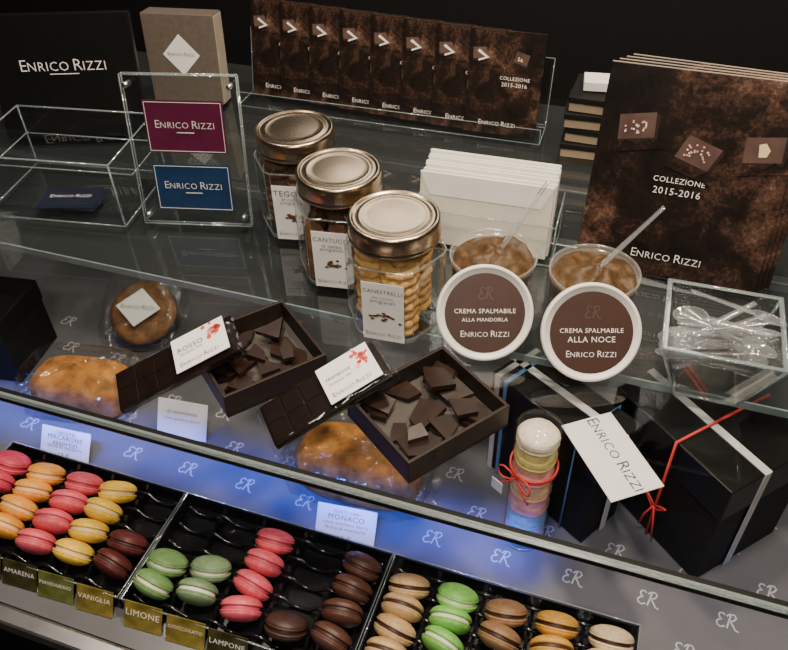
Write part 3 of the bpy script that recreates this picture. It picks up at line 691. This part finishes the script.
for k in range(3):
    x0, x1 = bounds[k]+.0012, bounds[k+1]-.0012; cxs = sorted(trays[k]); y0, y1 = yf, yb
    o = thing('macaron_tray', ['black macaron tray at the left, with yellow and pink rows', 'black macaron tray in the middle, with many empty cells', 'black macaron tray at the right, with beige and bright green rows'][k], 'tray', ((x0+x1)/2, (y0+y1)/2, DZ))
    ox, oy = (x0+x1)/2, (y0+y1)/2; W, D = x1-x0, y1-y0
    mb = MB(); mb.box((0, 0, .0014), (W, D, .0016), X['tray']); mb.build('tray_floor', o)
    mb = MB()
    for s in (-1, 1): mb.box((s*(W/2-.001), 0, .011), (.002, D, .020), X['tray'], bev=.0006); mb.box((0, s*(D/2-.001), .011), (W-.004, .002, .020), X['tray'], bev=.0006)
    mb.build('rim', o)
    for a, b in zip(cxs, cxs[1:]):
        mb = MB(); x = (a+b)/2-ox; n = 30; top = []
        for j in range(n+1):
            y = -D/2+.002+(D-.004)*j/n; top.append((y, .013+.005*math.cos(2*math.pi*j/5)))
        pts = [(-D/2+.002, .002), (D/2-.002, .002)]+top[::-1]
        mb.prism(pts, -.0016, .0016, X['tray'], T((x, 0, 0)) @ M.Rotation(R(90), 4, 'Z') @ M.Rotation(R(90), 4, 'X')); mb.build('divider', o)
    for j in range(6):
        y = -D/2+D*(j+.5)/6; mb = MB()
        P = []
        for a in cxs: P += [(a-ox-.017, y, .014), (a-ox-.009, y, .006), (a-ox, y, .0040), (a-ox+.009, y, .006), (a-ox+.017, y, .014)]
        mb.tube(P, .0022, X['tray'], 6); mb.build('cell_rib', o)
    mb = MB(); mb.tube([(-W/2, -D/2, .0215), (W/2, -D/2, .0215), (W/2, D/2, .0215), (-W/2, D/2, .0215)], .0008, X['edge'], 5, closed=True); mb.build('clear_rim', o)

# flavour cards in front of the trays
fc = [((18, 580), 'AMARENA', 'olive'), ((53, 594), 'MANDARINO', 'greenc'), ((93, 606), 'VANIGLIA', 'gold'), ((142, 622), 'LIMONE', 'gold'), ((186, 634), 'CIOCCOLATO', 'gold'), ((229, 646), 'LAMPONE', 'olive'), ((-18, 568), 'ROSA', 'olive')]
for i, (px, t, m) in enumerate(fc):
    p = at(px[0], px[1], DZ+.010); p = V((p.x, yf-.013, DZ+.0008))
    o = thing('flavour_card', '%s flavour card from the left, standing before the macaron trays' % (['second', 'third', 'fourth', 'fifth', 'sixth', 'seventh', 'first'][i]), 'card', p, (-R(30), 0, R(3)), 'flavour cards before the trays')
    MB().box((0, .0005, .0135), (.0385, .001, .027), X[m], bev=.0003, seg=1).build('card', o)
    letters(o, (t, .034, fr(0, -.0007, .0165)), m='silver')

# price cards
def pricecard(bl, br, topy, lean, label, lines, price=None):
    mid, ang, w, h = stand(bl, br, DZ, topy, lean)
    o = thing('price_card', label, 'card', mid+V((0, 0, .001)), (-R(lean), 0, ang))
    MB().box((0, .0005, h/2), (w, .001, h), X['white'], bev=.0002, seg=1).build('card', o)
    letters(o, *[(t, w*ww, fr(0, -.0006, h*zz)) for t, ww, zz in lines])
    if price: letters(o, (price, w*.22, fr(0, -.0006, h*.2)))
pricecard((40, 457), (88, 468), 430, 35, 'white price card behind the left macaron tray', [('I NOSTRI', .4, .86), ('MACARONS', .7, .72), ('assortiti', .5, .56), ('farina di mandorle', .7, .44)], '12 €')
pricecard((314, 541), (373, 553), 508, 35, 'white price card behind the middle macaron tray', [('GUSTI VARI', .45, .86), ('MONACO', .6, .72), ('uova, zucchero, burro', .75, .56), ('farina di mandorle', .68, .44)], '12 €')
pricecard((157, 434), (206, 443), 402, 30, 'white card beside the left wrapped cake, below the chocolate bar', [('al cioccolato', .6, .7), ('uova, zucchero, burro', .7, .5)])

# macaron tube
b = at(523, 534, DZ); b.z = DZ+.001
o = thing('macaron_tube', 'clear tube of stacked macarons tied with a red ribbon', 'macaron tube', b)
HT = .160
MB().lathe([(.0205, .001), (.0205, HT)], X['tubeg'], 32).build('tube_wall', o)
MB().lathe([(0, 0), (.0208, 0), (.0212, .003), (.0205, .003)], X['edge'], 32).build('base_cap', o)
MB().lathe([(.0205, HT-.002), (.0211, HT-.002), (.0211, HT+.002), (0, HT+.0022)], X['tubeg'], 32).build('top_cap', o)
mb = MB(); zz = .110; br_ = M.Rotation(R(-30), 4, 'Z')
for dz in (0, .003): mb.tube([(.0216*math.cos(t*math.pi/12), .0216*math.sin(t*math.pi/12), zz+dz+.002*math.sin(t*math.pi/12)) for t in range(24)], .0010, X['ribr'], 6, closed=True)
for s in (-1, 1):
    mb.tube([(s*.019*math.sin(t*math.pi/8), -.0240-.003*math.sin(t*math.pi/8), zz+.008*math.sin(t*math.pi/4)) for t in range(9)], .0009, X['ribr'], 5, br_)
    mb.tube([(0, -.0235, zz), (s*.010, -.0265, zz-.012), (s*.018, -.0255, zz-.020)], .0009, X['ribr'], 5, br_)
mb.build('ribbon', o)
MB().box((-.018, -.0275, zz-.024), (.013, .0008, .014), X['white'], br_).build('small_tag', o)
for k, (s, f, nm) in enumerate([('ivory', 'white', 'ivory'), ('teal', 'white', 'teal'), ('palepink', 'white', 'rose pink'), ('peach', 'white', 'peach'), ('palepink', 'white', 'upper rose pink'), ('lemon', 'white', 'lemon yellow'), ('ivory', 'cream', 'ivory white')]):
    key = (s, f); loc = b+V((0, 0, .0143+.0222*k))
    if key not in srcs: m_ = srcs[key] = mac_src(SH[s], FI[f]); m_.location = loc
    else: m_ = dup(srcs[key], loc, (0, 0, k))
    m_['label'] = '%s macaron, %s from the bottom inside the clear tube' % (nm, ORD[k]); m_['group'] = 'macarons in the clear tube'

# ------------------------------------------------------------------ lights, world, camera
def area(loc, tgt, size, e, col, sy=None, spread=None):
    l = bpy.data.lights.new('area_light', 'AREA'); l.size = size; l.energy = e; l.color = col
    if sy: l.shape = 'RECTANGLE'; l.size_y = sy
    if spread: l.spread = R(spread)
    o = bpy.data.objects.new('area_light', l); COL.objects.link(o); o.location = loc
    o.rotation_euler = (V(tgt)-V(loc)).to_track_quat('-Z', 'Y').to_euler()
area((-.10, -.10, 1.10), (-.15, -.02, -.15), .12, 12, (1, .85, .68))
area((-.05, .42, 1.15), (-.12, .32, 0), .10, 11, (1, .82, .62))
area((.38, .15, 1.1), (.15, .25, 0), .09, 7, (1, .83, .64))
area((-.75, .35, 1.2), (-.5, .45, 0), .10, 5, (1, .86, .72))
area((.0, -.65, .85), (-.2, .35, .05), .22, 5, (1, .90, .79))  # added front fill, brightens the jar labels
area((-.55, 1.32, .95), (-.2, .2, 0), .42, 2.0, (1, .93, .84), .4)  # added softbox out of view, gives lids and glass something to reflect
area((.10, 1.34, .90), (-.1, .2, 0), .30, 1.4, (1, .90, .76), .3)  # second added softbox at the right, for reflections and rim highlights
area((-.37, .016, -.020), (-.37, .092, -.17), .70, .62, (.02, .12, 1), .008, 34)
area(((XL+XR)/2, .016, -.018), ((XL+XR)/2, .11, -.17), XR-XL-.02, .16, (.06, .18, 1), .006, 80)
w = bpy.data.worlds.new('room'); bpy.context.scene.world = w; w.use_nodes = True
w.node_tree.nodes['Background'].inputs[0].default_value = (.55, .55, .58, 1); w.node_tree.nodes['Background'].inputs[1].default_value = .025
cd = bpy.data.cameras.new('camera'); cd.sensor_width = 36; cd.lens = F/788*36; cd.clip_start = .01
co = bpy.data.objects.new('camera', cd); COL.objects.link(co)
mx = M((rt, up, -fw)).transposed().to_4x4(); mx.translation = cam_loc; co.matrix_world = mx
bpy.context.scene.camera = co
